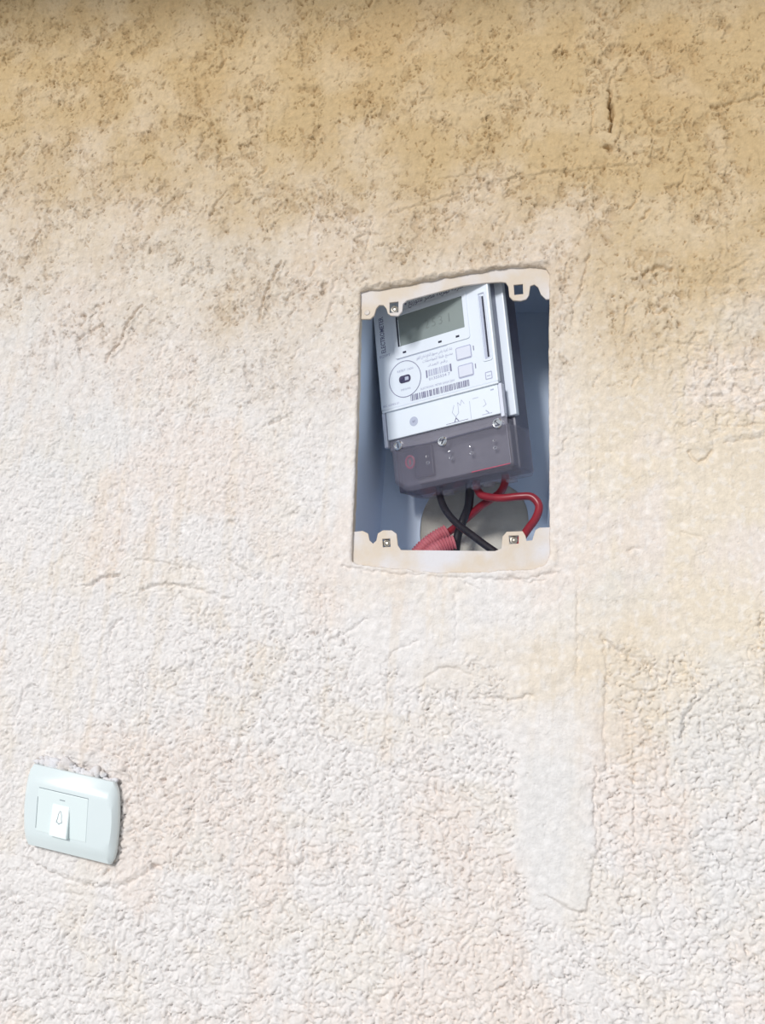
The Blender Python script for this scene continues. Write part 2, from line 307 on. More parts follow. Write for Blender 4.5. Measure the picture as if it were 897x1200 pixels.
feats = [
 # (points, width, amp[, kind])
 ([(425, 336), (470, 330), (540, 318), (600, 310), (640, 306)], 2.4, 3.0), ([(425, 341), (470, 335), (540, 323), (600, 314)], 1.2, -1.2),
 ([(420, 345), (416, 480), (410, 655)], 2.5, .7), ([(656, 310), (654, 480), (652, 600), (650, 660)], 2.0, .7), ([(648, 330), (648, 640)], 1.6, .5),
 ([(402, 660), (460, 668), (560, 672), (645, 668)], 2.2, 1.2), ([(402, 664), (460, 673), (560, 678), (600, 681), (650, 672)], 1.4, -1.5),
 ([(652, 532), (660, 520), (662, 480)], 1.2, .8), ([(646, 535), (656, 533)], 1.4, -.8),
 ([(545, 683), (560, 690)], 1.2, -1.2), ([(600, 668), (640, 660), (655, 668)], 2.2, 1.4), ([(596, 676), (618, 684), (640, 678)], 1.5, -1.6),
 # drips and thin vertical scratches
 ([(376, 690), (378, 730), (376, 800), (374, 850)], .9, -1.0), ([(379, 690), (381, 740), (379, 840)], 1.0, .8), ([(374, 848), (375, 852)], 2.4, 1.3),
 ([(455, 770), (454, 830), (452, 870)], .9, -.9), ([(457, 760), (457, 840)], .9, .6), ([(455, 770), (470, 758), (492, 752)], 1.2, -1.1),
 ([(534, 690), (535, 740), (534, 755)], 1.0, -.7), ([(677, 690), (678, 740), (677, 790)], .9, -.8), ([(681, 740), (680, 830)], 1.0, .6),
 ([(136, 1080), (135, 1110), (132, 1140)], .9, -1.5), ([(139, 1078), (138, 1125)], 1.1, 1.0), ([(333, 960), (333, 1010), (332, 1024)], .9, -.8), ([(336, 965), (336, 1018)], 1.2, .9),
 ([(740, 860), (741, 930), (741, 1000)], 1.6, .9), ([(744, 900), (744, 1020)], .9, -.8), ([(168, 800), (166, 840), (164, 862)], .9, -1.2),
 ([(172, 790), (170, 860)], 1.3, 1.0), ([(140, 620), (139, 640)], .9, -2.0), ([(143, 615), (141, 645)], 1.2, 1.0),
 ([(692, 590), (693, 600)], 2.0, -1.2), ([(690, 480), (691, 596)], 1.2, .5), ([(535, 672), (536, 690)], 2.0, 1.0),
 ([(70, 385), (72, 430), (68, 455)], 1.3, .8), ([(66, 400), (67, 455)], 1.0, -1.1), ([(856, 520), (858, 580)], 1.0, .7),
 # hole line on the upper right and its neighbours
 ([(714, 106), (716, 118), (715, 124)], 1.5, -5), ([(716, 124), (718, 132), (717, 140)], 2.2, -8), ([(717, 146), (715, 153)], 1.6, -6), ([(711, 172), (717, 175)], 2.8, -6), ([(694, 118), (695, 155)], 1.6, -1.8), ([(728, 130), (722, 178), (728, 188)], 2.2, 1.4),
 ([(718, 90), (716, 110)], 2.0, -1.6), ([(730, 70), (718, 92), (735, 94)], 2, -1.6), ([(724, 60), (728, 85)], 4, 1.2),
 # long faint trowel ridges
 ([(450, 250), (540, 222), (600, 205), (680, 196), (745, 190)], 1.6, .8), ([(450, 254), (540, 226), (600, 209), (680, 200), (745, 194)], 1.2, -.8),
 ([(515, 209), (560, 204)], 1.2, -1.2), ([(560, 222), (630, 208)], 1.2, -1.0), ([(835, 128), (870, 118), (897, 112)], 1.4, -1.6), ([(835, 122), (870, 113), (897, 107)], 2.6, 1.0),
 ([(848, 130), (850, 230), (850, 300)], 2.0, .7), ([(800, 175), (806, 200), (795, 215)], 3, 1.2), ([(802, 180), (806, 205), (796, 222)], 1.3, -1.2),
 # pronounced tears
 ([(262, 60), (264, 75), (256, 84)], 2.6, -2.2), ([(286, 40), (283, 55)], 2, -1.6), ([(330, 306), (318, 330), (310, 345), (303, 376)], 1.2, -2.6), ([(334, 306), (322, 332), (314, 348), (308, 376)], 1.8, 1.4),
 ([(165, 358), (148, 378), (143, 400), (128, 414), (124, 424)], 1.3, -2.6), ([(170, 360), (152, 380), (148, 404), (132, 418)], 2.0, 1.5),
 ([(120, 380), (104, 390), (92, 396)], 1.5, -2.0), ([(390, 355), (382, 378)], 1.2, -1.6), ([(316, 496), (328, 494), (338, 488)], 1.4, -1.8), ([(316, 490), (336, 484)], 2, 1),
 ([(100, 690), (118, 678), (140, 674)], 1.5, -1.6), ([(100, 685), (118, 673), (140, 669)], 2.2, 1.0), ([(160, 655), (190, 660), (235, 668)], 1.5, -1.2),
 ([(265, 655), (285, 668), (298, 682), (308, 674)], 1.5, -1.4), ([(268, 650), (290, 664), (304, 674)], 2.4, 1.2), ([(246, 612), (249, 618)], 2, -1.8), ([(268, 612), (284, 619)], 1.4, -1.6),
 ([(165, 692), (190, 684), (230, 690), (268, 704)], 2.2, -1.1), ([(165, 687), (190, 679), (230, 684), (268, 697)], 3.0, 1.1), ([(128, 745), (132, 733), (142, 726)], 1.8, -1.8),
 ([(126, 755), (128, 790), (130, 815)], 1.4, -1.2), ([(28, 810), (22, 830), (16, 850)], 1.6, -1.5), ([(30, 805), (40, 797), (46, 805)], 1.8, 1.4),
 ([(240, 160), (230, 178), (235, 190)], 1.4, -1.6), ([(205, 150), (222, 180)], 1.2, -1.0), ([(245, 258), (252, 240), (262, 228)], 1.5, -1.8), ([(42, 298), (38, 285), (48, 270)], 1.4, -2.0),
 ([(362, 275), (368, 250), (364, 240)], 1.4, -1.6), ([(430, 290), (436, 262), (434, 255)], 1.3, -1.6), ([(420, 278), (432, 272), (446, 276)], 1.4, -1.4), ([(134, 180), (132, 205)], 1.2, -1.2),
 ([(60, 884), (100, 886)], 9, 3.0), ([(100, 892), (138, 904)], 6, 2.0),
 # chunks and gouges on the right
 ([(756, 322), (772, 312), (786, 316)], 2.4, -2.8), ([(750, 310), (760, 324), (768, 318)], 2.2, 1.6), ([(762, 302), (790, 304), (800, 312)], 4, 1.3),
 ([(763, 358), (770, 370), (782, 362)], 2.2, -2.2), ([(768, 352), (778, 358)], 3, 1.2), ([(808, 530), (815, 542), (826, 540), (834, 528)], 1.7, -2.0), ([(812, 505), (818, 525), (828, 522)], 5, 1.6),
 ([(690, 300), (684, 330), (678, 350)], 1.4, -1.8), ([(666, 310), (662, 330)], 1.4, -1.2), ([(737, 365), (730, 390)], 1.6, -1.4), ([(673, 360), (673, 380)], 1.4, -1.2),
 ([(738, 646), (748, 642)], 1.8, -1.3), ([(800, 625), (822, 630)], 1.6, -1.0), ([(850, 520), (897, 512)], 1.6, -1.2), ([(850, 512), (897, 505)], 3.0, 1.2), ([(840, 500), (897, 497)], 1.4, -1.4),
 # recess of roughcast cut through the smooth coat, lower right
 ([(706, 745), (722, 765), (745, 772), (760, 782), (775, 795)], 2.2, -1.7), ([(700, 738), (725, 756), (752, 764), (780, 782)], 3.0, 1.5), ([(708, 750), (712, 800), (708, 850), (712, 900)], 1.3, -1.2),
 ([(795, 860), (800, 830), (812, 815), (840, 800)], 2.0, 1.6), ([(800, 866), (806, 836), (820, 820)], 1.4, -1.3), ([(700, 900), (696, 950), (702, 985), (695, 1030), (690, 1070)], 1.2, -1.5),
 ([(640, 1050), (665, 1066), (685, 1074), (690, 1055)], 1.2, -1.3), ([(640, 1045), (665, 1060), (684, 1066)], 2, .9), ([(560, 815), (600, 822), (622, 815)], 1.5, -1.4), ([(556, 808), (600, 815), (622, 808)], 3, 1.0),
 ([(385, 752), (410, 740), (430, 725)], 1.7, -1.2), ([(500, 795), (520, 780), (550, 790)], 1.8, -1.2),
 # crust around the bell plate
 ([(45, 888), (60, 878), (95, 880), (130, 890), (146, 905)], 3.2, 1.5), ([(40, 882), (60, 873), (98, 875), (136, 884), (150, 898)], 1.4, -1.2), ([(142, 930), (147, 960), (142, 990)], 2.4, .9),
 ([(30, 1000), (60, 1018), (100, 1030), (140, 1035), (170, 1012)], 2.6, 1.2), ([(36, 1008), (64, 1026), (104, 1040), (146, 1042), (178, 1018)], 1.5, -1.2), ([(178, 1014), (186, 1016)], 1.4, -3.5),
 ([(189, 914), (191, 916)], 1.6, -4), ([(120, 1026), (128, 1018)], 1.1, -2.2), ([(70, 850), (80, 862), (78, 875)], 4, 1.2), ([(60, 1044), (110, 1052), (150, 1060)], 2, -.8),
]
for f in feats: stamp(f[0], f[1], f[2]*(1.9 if f[2] < 0 else 1.35))
rs = np.random.RandomState(5)
for k in range(120):           # small random tears, mostly steep, in the upper and middle coat
    cx, cy = rs.uniform(-20, 915), rs.uniform(-10, 560); ln = rs.uniform(5, 16); an = rs.normal(1.1, .5)
    if 395 < cx < 660 and 300 < cy < 690: continue
    p0 = (cx, cy); p1 = (cx+ln*math.cos(an)*.5+rs.normal(0, 2), cy-ln*.5); p2 = (cx+ln*math.cos(an), cy-ln)
    a = rs.uniform(.8, 2.0); stamp([p0, p1, p2], rs.uniform(1.0, 1.6), -a*1.8); stamp([(q[0]+3.5, q[1]+1) for q in (p0, p1, p2)], 1.8, a*.5)

# away from the part in view the coat calms down to broad undulations
far = np.maximum(np.maximum(sst(-900, -960, X), sst(440, 510, X)), np.maximum(sst(-430, -475, Z), sst(1060, 1090, Z)))
Hh = Hh*(1-far)+far*.9*low
# opening
hole_px = [(422.5, 342), (450, 337), (480, 332), (507, 327), (545, 320), (580, 314.5), (610, 312), (631, 311), (641, 314), (644, 320), (644.5, 345), (643.5, 380), (643.5, 427), (644, 540),
           (644.5, 650), (640, 662), (624, 667), (570, 670), (517, 671), (460, 666), (420, 662), (413, 658), (412.5, 650), (415.5, 570), (418.5, 490), (420.5, 420)]
hole = np.array([wp(*p) for p in hole_px])
_h = []
for a, b in zip(hole, np.roll(hole, -1, 0)):
    n_ = max(1, int(np.hypot(*(b-a))/3)); _h += [a+(b-a)*k/n_ for k in range(n_)]
hole = np.array(_h); _r = np.random.RandomState(8).normal(0, 1, (len(hole), 2)); _r = (_r+np.roll(_r, 1, 0)+np.roll(_r, -1, 0))/3
hole = hole+_r*np.where((hole[:, 1] > hole[:, 1].max()-32) | (hole[:, 1] < hole[:, 1].min()+6), 1.0, .3)[:, None]
def poly_dist(x, z, P):
    best = np.full(x.shape, 1e9); qx = np.zeros(x.shape); qz = np.zeros(x.shape); ins = np.zeros(x.shape, bool)
    for a, b in zip(P, np.roll(P, -1, 0)):
        d = b-a; t = np.clip(((x-a[0])*d[0]+(z-a[1])*d[1])/(d@d), 0, 1); ex, ez = a[0]+t*d[0], a[1]+t*d[1]; r = np.hypot(x-ex, z-ez)
        k = r < best; best = np.where(k, r, best); qx = np.where(k, ex, qx); qz = np.where(k, ez, qz)
        c = ((a[1] > z) != (b[1] > z)) & (x < d[0]*(z-a[1])/(d[1]+1e-12)+a[0]); ins ^= c
    return best, qx, qz, ins
i0, i1 = np.searchsorted(xs, [hole[:, 0].min()-14, hole[:, 0].max()+14]); j0, j1 = np.searchsorted(zs, [hole[:, 1].min()-14, hole[:, 1].max()+14])
sl = (slice(j0, j1), slice(i0, i1))
hd, hx, hz, hin = poly_dist(X[sl].astype(float), Z[sl].astype(float), hole)
near = np.exp(-(hd/7)**2); Hh[sl] = Hh[sl]*(1-.55*near)+.5*near
Hh[sl] -= 1.4*np.exp(-hd/1.3)
inside = np.zeros(X.shape, bool); inside[sl] = hin
XX, ZZ = X.copy(), Z.copy()
snap = hin & (hd < 1.6)
XX[sl] = np.where(snap, hx, XX[sl]); ZZ[sl] = np.where(snap, hz, ZZ[sl])
YY = -Hh/1000
YY[sl] = np.where(snap, .0016, YY[sl])
edge_fade = sst(0, 1, np.zeros_like(X))
co = np.stack([XX/1000, YY, ZZ/1000], -1).reshape(-1, 3).astype(np.float32)
idx = np.arange(NX*NZ, dtype=np.int32).reshape(NZ, NX)
q = np.stack([idx[:-1, :-1], idx[:-1, 1:], idx[1:, 1:], idx[1:, :-1]], -1)
deep = inside.copy(); deep[sl] = hin & ~snap
bad = deep[:-1, :-1] | deep[:-1, 1:] | deep[1:, 1:] | deep[1:, :-1]
allin = inside[:-1, :-1] & inside[:-1, 1:] & inside[1:, 1:] & inside[1:, :-1]
q = q[~(bad | allin)].reshape(-1, 4)
# albedo of paint, wash and stains, with some crevice shade painted in
def srgb(r, g, b): c = np.array([r, g, b])/255.; return np.where(c < .04, c/12.92, ((c+.055)/1.055)**2.4)
ochre = srgb(206, 180, 138); cream = srgb(234, 221, 202); pale = srgb(236, 231, 228); pink = srgb(236, 225, 217); cool = srgb(226, 226, 225); sand = srgb(226, 207, 178)
n1 = fbm(X, Z, 160, 200, 4); n2 = fbm(X, Z, 70, 210, 4); stc = perlin(X/16, Z/420, 220)+.5*perlin(X/6, Z/260, 221)
def mix(a, b, t): return a+(b-a)*t[..., None]
worn = sst(60, 520, PY+55*n1+35*n2-.10*PX+14*stc)
col = mix(np.broadcast_to(ochre, X.shape+(3,)), np.broadcast_to(sand, X.shape+(3,)), sst(.0, .9, n2+.3)*.3)
right = sst(560, 800, PX)
target = mix(np.broadcast_to(pale, X.shape+(3,)), np.broadcast_to(cream, X.shape+(3,)), np.clip(right*sst(980, 700, PY)*.95+.25*sst(.0, .5, n2), 0, 1))
target = mix(target, np.broadcast_to(pink, X.shape+(3,)), sst(-.05, .5, n1+.25*stc)*.8)
col = mix(col, target, worn)
col = mix(col, np.broadcast_to(sand, X.shape+(3,)), .3*blob(735, 800, 50, 110, .5)+.25*blob(620, 790, 130, 50, .6))
col = mix(col, np.broadcast_to(sand, X.shape+(3,)), .16*sst(.25, .6, stc+.3*n2)*sst(300, 500, PY)*sst(1000, 800, PY))
coolm = .75*blob(70, 480, 90, 130, .6)+.8*blob(850, 850, 70, 90, .5)+.75*blob(655, 960, 48, 110, .4)+.6*blob(720, 690, 60, 40, .6)+.5*blob(240, 300, 90, 35, .6)+.7*blob(860, 1020, 60, 90, .6)+.6*blob(870, 380, 40, 30, .6)
col = mix(col, np.broadcast_to(cool, X.shape+(3,)), np.clip(coolm, 0, 1)*.42)
col = mix(col, np.broadcast_to(srgb(196, 160, 110), X.shape+(3,)), np.clip(.22*sst(.0, .8, n1-.2*n2)*sst(230, 60, PY), 0, 1))
col = mix(col, np.broadcast_to(srgb(250, 247, 246), X.shape+(3,)), .5*sst(.15, .5, fbm(X, Z, 9, 230, 2))*worn*.5)
# dust and crevice shade painted into the tears and cracks of the old coat
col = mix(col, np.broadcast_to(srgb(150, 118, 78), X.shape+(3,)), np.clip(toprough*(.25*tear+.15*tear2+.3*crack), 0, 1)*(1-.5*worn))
me = bpy.data.meshes.new('wall_back')
me.vertices.add(len(co)); me.vertices.foreach_set('co', co.ravel())
nf = len(q); me.loops.add(nf*4); me.polygons.add(nf)
me.loops.foreach_set('vertex_index', q[:, [0, 1, 2, 3]].ravel()); me.polygons.foreach_set('loop_start', np.arange(0, nf*4, 4, dtype=np.int32))
me.update(calc_edges=True)
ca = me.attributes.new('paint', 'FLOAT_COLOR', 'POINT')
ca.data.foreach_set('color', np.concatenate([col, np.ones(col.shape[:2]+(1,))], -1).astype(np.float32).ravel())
me.shade_smooth()
wm = bpy.data.materials.new('plaster'); wm.use_nodes = True; nt = wm.node_tree; pb = nt.nodes['Principled BSDF']
pb.inputs['Roughness'].default_value = .92; pb.inputs['Specular IOR Level'].default_value = .15
at_n = nt.nodes.new('ShaderNodeAttribute'); at_n.attribute_name = 'paint'
tcn = nt.nodes.new('ShaderNodeTexCoord')
gn = nt.nodes.new('ShaderNodeTexNoise'); gn.inputs['Scale'].default_value = 160; gn.inputs['Detail'].default_value = 6; nt.links.new(tcn.outputs['Object'], gn.inputs['Vector'])
gr = nt.nodes.new('ShaderNodeMapRange'); gr.inputs[1].default_value = .3; gr.inputs[2].default_value = .7; gr.inputs[3].default_value = .90; gr.inputs[4].default_value = 1.06
nt.links.new(gn.outputs['Fac'], gr.inputs[0])
vm = nt.nodes.new('ShaderNodeVectorMath'); vm.operation = 'SCALE'; nt.links.new(at_n.outputs['Color'], vm.inputs[0]); nt.links.new(gr.outputs[0], vm.inputs['Scale']); nt.links.new(vm.outputs[0], pb.inputs['Base Color'])
gb = nt.nodes.new('ShaderNodeTexNoise'); gb.inputs['Scale'].default_value = 420; gb.inputs['Detail'].default_value = 5; nt.links.new(tcn.outputs['Object'], gb.inputs['Vector'])
bp = nt.nodes.new('ShaderNodeBump'); bp.inputs['Strength'].default_value = .8; bp.inputs['Distance'].default_value = .0012
nt.links.new(gb.outputs['Fac'], bp.inputs['Height']); nt.links.new(bp.outputs[0], pb.inputs['Normal'])
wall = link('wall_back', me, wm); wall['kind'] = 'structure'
wall['label'] = 'rough ochre and whitewashed plaster wall'
del col, target, b1, b2, b3, bil, wx, wz, PX, PY

# reveal of the opening, a part of the wall
bm = bmesh.new(); n = len(hole); rings = []
for y in (.0010, .006, .014):
    rings.append([bm.verts.new((p[0]/1000, y, p[1]/1000)) for p in hole])
for a, b in zip(rings, rings[1:]):
    for k in range(n): bm.faces.new((a[k], a[(k+1) % n], b[(k+1) % n], b[k]))
rev = bm_obj('reveal', bm, mat('reveal_plaster', (.66, .56, .44), .9, noise=(60, .8, (.74, .70, .66)), bump=(300, .6)), wall)

# ground in front and an added roof slab that shades the upper wall (both outside the frame)
g = rbox('floor', -2600, 2200, -3500, 5, -1460, -1400, M['concrete']); g['kind'] = 'structure'
g = rbox('shade_slab_1', -2600, 2200, -560, 5, 1110, 1240, M['added_slab']); g['kind'] = 'structure'; g['label'] = 'added unseen roof slab shading the upper wall'

# ------------------------------------------------------------------ recessed meter box
box = bpy.data.objects.new('meter_box', None); C.objects.link(box); box.location = (-.13, .155, .19)
tag(box, 'light blue plastic recessed meter box set in the wall opening', 'meter box')
bi = box.matrix_world.inverted(); bl = Vector(box.location)
def quad_slab(name, pts, th, m):
    """a board: four corners of its inner face plus thickness vector"""
    bm = bmesh.new(); t = Vector(th); a = [bm.verts.new(Vector(p)-bl) for p in pts]; b = [bm.verts.new(Vector(p)+t-bl) for p in pts]
    bm.faces.new(a); bm.faces.new(b[::-1])
    for k in range(4): bm.faces.new((a[k], a[(k+1) % 4], b[(k+1) % 4], b[k]))
    bmesh.ops.recalc_face_normals(bm, faces=bm.faces[:])
    bmesh.ops.bevel(bm, geom=bm.edges[:], offset=.0007, segments=1, affect='EDGES')
    return bm_obj(name, bm, m, box)
xl0, xl1, xr0, xr1 = -.240, -.2195, -.010, -.018
zb0, zb1, zt0, zt1 = .188, .196, .565, .556
yf, yb = .0145, .155
quad_slab('side_panel', [(xl0, yf, zb0), (xl1, yb, zb1), (xl1, yb, zt1), (xl0, yf, zt0)], (-.003, 0, 0), M['box'])
quad_slab('side_panel', [(xr0, yf, zb0), (xr1, yb, zb1), (xr1, yb, zt1), (xr0, yf, zt0)], (.003, 0, 0), M['box'])
quad_slab('top_panel', [(xl0, yf, zt0), (xr0, yf, zt0), (xr1, yb, zt1), (xl1, yb, zt1)], (0, 0, .003), M['box'])
quad_slab('bottom_panel', [(xl0, yf, zb0), (xr0, yf, zb0), (xr1, yb, zb1), (xl1, yb, zb1)], (0, 0, -.003), M['box'])
# back panel with a knocked-out round-cornered opening showing mortar
bo = [(xl1-.002, zb1-.002), (xr1+.002, zb1-.002), (xr1+.002, zt1+.002), (xl1-.002, zt1+.002)]
ko = [tuple(p) for p in chaikin([(-.172, .238), (-.168, .318), (-.10, .340), (-.046, .322), (-.036, .268), (-.062, .232), (-.13, .226)], 3)]
def vplate(name, loops, y, depth, m, parent, origin, bev=0.):
    me = plate_mesh(name, loops, depth, bev)
    me.transform(Matrix.Translation(Vector((0, y, 0))-origin) @ Matrix.Rotation(math.pi/2, 4, 'X'))
    return link(name, me, m, parent)
vplate('back_panel', [bo, ko], yb+.0015, .0015, M['box'], box, bl)
kb = [(-.18, .22), (-.03, .22), (-.03, .35), (-.18, .35)]
vplate('mortar_backing', [kb], yb+.0035, .0012, M['mortar'], box, bl)['label'] = 'grey mortar seen through the knocked-out hole'
# flanges with screw lugs, daubed with wall paint
def Zs(L): return [tuple(v/1000 for v in zp(*p)) for p in L]
top_out = [(60, 40), (850, -30), (850, 150), (808, 152), (790, 152), (772, 134), (762, 108), (747, 97), (730, 103), (725, 138), (716, 152), (695, 158), (668, 156), (655, 142), (651, 104), (641, 90), (622, 88), (560, 92), (480, 102), (380, 128), (272, 157), (257, 170), (254, 198), (240, 214), (213, 213), (203, 205), (198, 187), (186, 174), (170, 174), (158, 187), (150, 213), (136, 226), (108, 226), (60, 226)]
vplate('flange', [Zs(top_out), Zs([(207, 165), (243, 160), (243, 203), (207, 206)][::-1]), Zs([(668, 99), (705, 95), (707, 135), (671, 139)][::-1])], .0055, .0014, M['flange'], box, bl, .0005)
bot_out = [(40, 1018), (80, 1018), (108, 1015), (127, 1024), (133, 1050), (147, 1063), (161, 1050), (166, 1024), (184, 1013), (216, 1013), (233, 1025), (238, 1068), (250, 1086), (600, 1090), (626, 1080), (630, 1035), (645, 1018), (702, 1016), (712, 1032), (716, 1052), (740, 1050), (752, 1012), (765, 1003), (850, 1000), (850, 1210), (40, 1210)]
vplate('flange', [Zs(bot_out), Zs([(180, 1042), (212, 1040), (214, 1074), (182, 1076)][::-1]), Zs([(650, 1030), (690, 1028), (690, 1062), (652, 1064)][::-1])], .0055, .0014, M['flange'], box, bl, .0005)
for (x, y) in ((225, 186), (196, 1056), (669, 1045)):
    p = zp(x, y)
    s = lathe('flange_screw', [(0, -6), (2.6, -6), (4.6, -1), (4.2, 0), (2.4, .5), (1.2, -.2), (0, -.2)], M['screw'], box, seg=14)
    s.rotation_euler = (math.pi/2, 0, 0); s.location = Vector((p[0]/1000, .0075, p[1]/1000))-bl
    s['label'] = 'small dull metal screw in the lug'
# corner boss on the upper left lug
p = zp(125, 203); s = lathe('stud', [(0, 0), (3.6, 0), (3.4, .8), (2.6, 1.2), (0, .8)], M['flange'], box, seg=14); s.rotation_euler = (math.pi/2, 0, 0); s.location = Vector((p[0]/1000, .0042, p[1]/1000))-bl

# ------------------------------------------------------------------ the meter
met = bpy.data.objects.new('electricity_meter', None); C.objects.link(met)
MR = np.array([[0.91005, -0.14526, -0.38821], [-0.40301, -0.09109, -0.91065], [0.09692, 0.98519, -0.14144]])
mm = np.eye(4); mm[:3, :3] = MR; mm[:3, 3] = (-0.21431, 0.078, 0.39282); met.matrix_world = Matrix(mm.tolist())
tag(met, 'tilted white prepaid electricity meter with grey display hanging in the recessed box', 'electricity meter')
rbox('base', 0, 159, -96, 128, -60, -24, M['smoke'], met, 2.5)
rbox('side_ledge', 120, 163, -36, 128, -27, -19, M['white'], met, 1.2)['label'] = 'white ledge along the right side'
rbox('housing', .8, 153.2, -37, 129, -24, -6, M['side'], met, 1.5)['label'] = 'blue-grey inner housing'
rbox('face_panel', 0, 154, .4, 130, -7, 0, M['white'], met, 1.3)
rbox('label_plate', 5, 152, -36, -2.2, -7, -1.6, M['label'], met, .8)
rbox('edge_strip', -.8, 3.6, -44, -2, -9, -1.5, M['btn'], met, .6)
rbox('edge_strip', 152.4, 156.5, -40, -2, -9, -1.5, M['btn'], met, .6)
rbox('window_rail', 1, 154, -2.4, .2, -3, .7, M['label'], met, .5)
# display
fr = [(26, 57), (129, 57), (129, 113.5), (26, 113.5)]
def rrect(x0, x1, y0, y1, r, n=4):
    out = []
    for cx, cy, a0 in ((x1-r, y1-r, 0), (x0+r, y1-r, 90), (x0+r, y0+r, 180), (x1-r, y0+r, 270)):
        for k in range(n+1): a = math.radians(a0+90*k/n); out.append((cx+r*math.cos(a), cy+r*math.sin(a)))
    return out
plate('display_bezel', [rrect(26, 126, 58, 114.5, 3), rrect(31, 121, 71.5, 109.5, .8)[::-1]], .55, M['white'], met, .5, .25)
disp = rbox('display', 31.2, 120.8, 71.6, 109.3, -.6, .12, M['lcd'], met)
rbox('display_edge', 31.2, 33.0, 72, 109.3, .1, .35, M['dark'], disp)
rbox('display_edge', 33.6, 34.4, 73, 105, .1, .3, M['label'], disp)
for k, (a, b) in enumerate([(70, '2'), (79, '5'), (88, '3'), (101, '1')]): text('display_digit', b, a, 84, 15, M['lcdink'], disp, .2, 0, 5 if b != '1' else 1.6, .0)
for (u, v) in ((39.6, 63.4), (87.6, 63.2), (110.7, 63.4)):
    rbox('indicator', u-2.4, u+2.4, v-1.3, v+1.3, -.2, 1.15, M['dark'], met, .3)
plate('groove_line', [[(28, 57.2), (96, 57.2), (96, 56.6), (28, 56.6)]], .1, M['groove'], met, .06)
# key buttons
for (u0, u1, v0, v1) in ((106.3, 125.4, 35.4, 50.2), (106.8, 125.6, 14.4, 28.8)):
    k = rbox('button', u0+.8, u1-.8, v0+.8, v1-.8, -.5, 1.0, M['btn'], met, .7)
    plate('button_rim', [rrect(u0-.4, u1+.4, v0-.4, v1+.4, 2), rrect(u0+.8, u1-.8, v0+.8, v1-.8, 1.4)[::-1]], .15, M['faint'], k, .15)
    rbox('button_mark', u1+2.6, u1+3.7, (v0+v1)/2-.5, (v0+v1)/2+5, 0, .15, M['ink'], k)
# card slot
sl_ = rbox('card_slot', 145.0, 147.2, 30, 101.5, -.4, .3, M['dark'], met)
plate('slot_frame', [rrect(138.8, 150.6, 26, 107.5, 2.5), rrect(140.6, 149.2, 28, 105.5, 1.6)[::-1]], .45, M['white'], sl_, .4, .2)
plate('slot_rim', [rrect(141.6, 148.9, 28.4, 104.8, .6), rrect(142.2, 148.3, 29.0, 104.2, .4)[::-1]], .12, M['faint'], sl_, .12)
rbox('slot_tongue', 142.6, 144.6, 29.6, 102.4, 0, .5, M['groove'], sl_)
# optical port in its printed ring
pt = lathe('optical_port', [(0, -.5), (21.8, -.5), (21.8, .18), (20.9, .18), (20.9, .05), (0, .05)], M['white'], met, (36.3, 31.6, 0), 56)
plate('port_ring', [[(22*math.cos(a), 22*math.sin(a)) for a in [k*math.pi/32 for k in range(64)]], [(21.2*math.cos(-a), 21.2*math.sin(-a)) for a in [k*math.pi/32 for k in range(64)]]], .1, M['ink'], pt, .2)
plate('port_window', [rrect(-7.6, 7.6, -4.2, 4.2, 3.4)], .5, M['port'], pt, .3, .2)
rbox('port_glint', .5, 5.5, -2.2, 2.0, .6, 1.0, M['groove'], pt, .6)
text('lettering', 'RESET 1600', -9.5, 9.5, 3.6, M['faint'], pt, .2, 0, 22)
text('lettering', 'IMP/kWh', -6.5, -13.5, 3.4, M['faint'], pt, .2, 0, 13)
# print
text('header_print', arabic('شركة كهرباء مصر للتوزيع')+' ', 50, 118.6, 9, M['ink'], met, .15, 0, 74)
lathe('print_dot', [(0, 0), (1.3, 0), (1.3, .12), (0, .12)], M['ink'], met, (46.5, 121.5, .05), 12)
text('side_print', 'ELECTROMETER', 13.5, 70, 8.6, M['ink'], met, .15, math.pi/2, 45, .015)
text('side_print', 'EGYPT', 4.5, 64.5, 4.4, M['faint'], met, .15, 0, 15)
text('print_line', 'RATE 50 60 Hz', 29, 66.2, 3.0, M['faint'], met, .15, 0, 20)
text('print_line', 'kWh', 84, 66.2, 2.6, M['faint'], met, .15, 0, 7)
text('print_line', 'imp', 108, 66.2, 2.6, M['faint'], met, .15, 0, 6)
text('print_line', arabic('عداد كهرباء رقمي مسبوق الدفع احادي الطور'), 54, 50.6, 5.0, M['faint'], met, .15, 0, 48)
text('print_line', arabic('مصنع طبقا للمواصفات'), 62, 44.6, 4.8, M['faint'], met, .15, 0, 40)
text('print_line', arabic('رقم العداد'), 68, 38.2, 4.2, M['faint'], met, .15, 0, 26)
def barcode(u0, u1, v0, v1, seed, ink, dense=1.0):
    r = random.Random(seed); bm = bmesh.new(); u = u0
    while u < u1:
        w = r.choice([.4, .4, .8, 1.2])*dense
        vs_ = [bm.verts.new((a*.001, b*.001, .00012)) for a, b in ((u, v0), (min(u+w, u1), v0), (min(u+w, u1), v1), (u, v1))]
        bm.faces.new(vs_); u += w+r.choice([.4, .6, 1.0, 1.4])*dense
    ex = bmesh.ops.extrude_face_region(bm, geom=bm.faces[:])
    for g_ in ex['geom']:
        if isinstance(g_, bmesh.types.BMVert): g_.co.z += .00012
    return bm_obj('barcode', bm, ink, met)
barcode(65.0, 98.4, 26.6, 34.2, 3, M['faint']); text('print_line', '01355554 7', 68, 21.8, 4.6, M['faint'], met, .15, 0, 28, .01)
rbox('barcode_bar', 65, 66.5, 25.5, 34.4, .1, .3, M['ink'], met); rbox('barcode_bar', 96.8, 98.6, 25.5, 34.4, .1, .3, M['ink'], met)
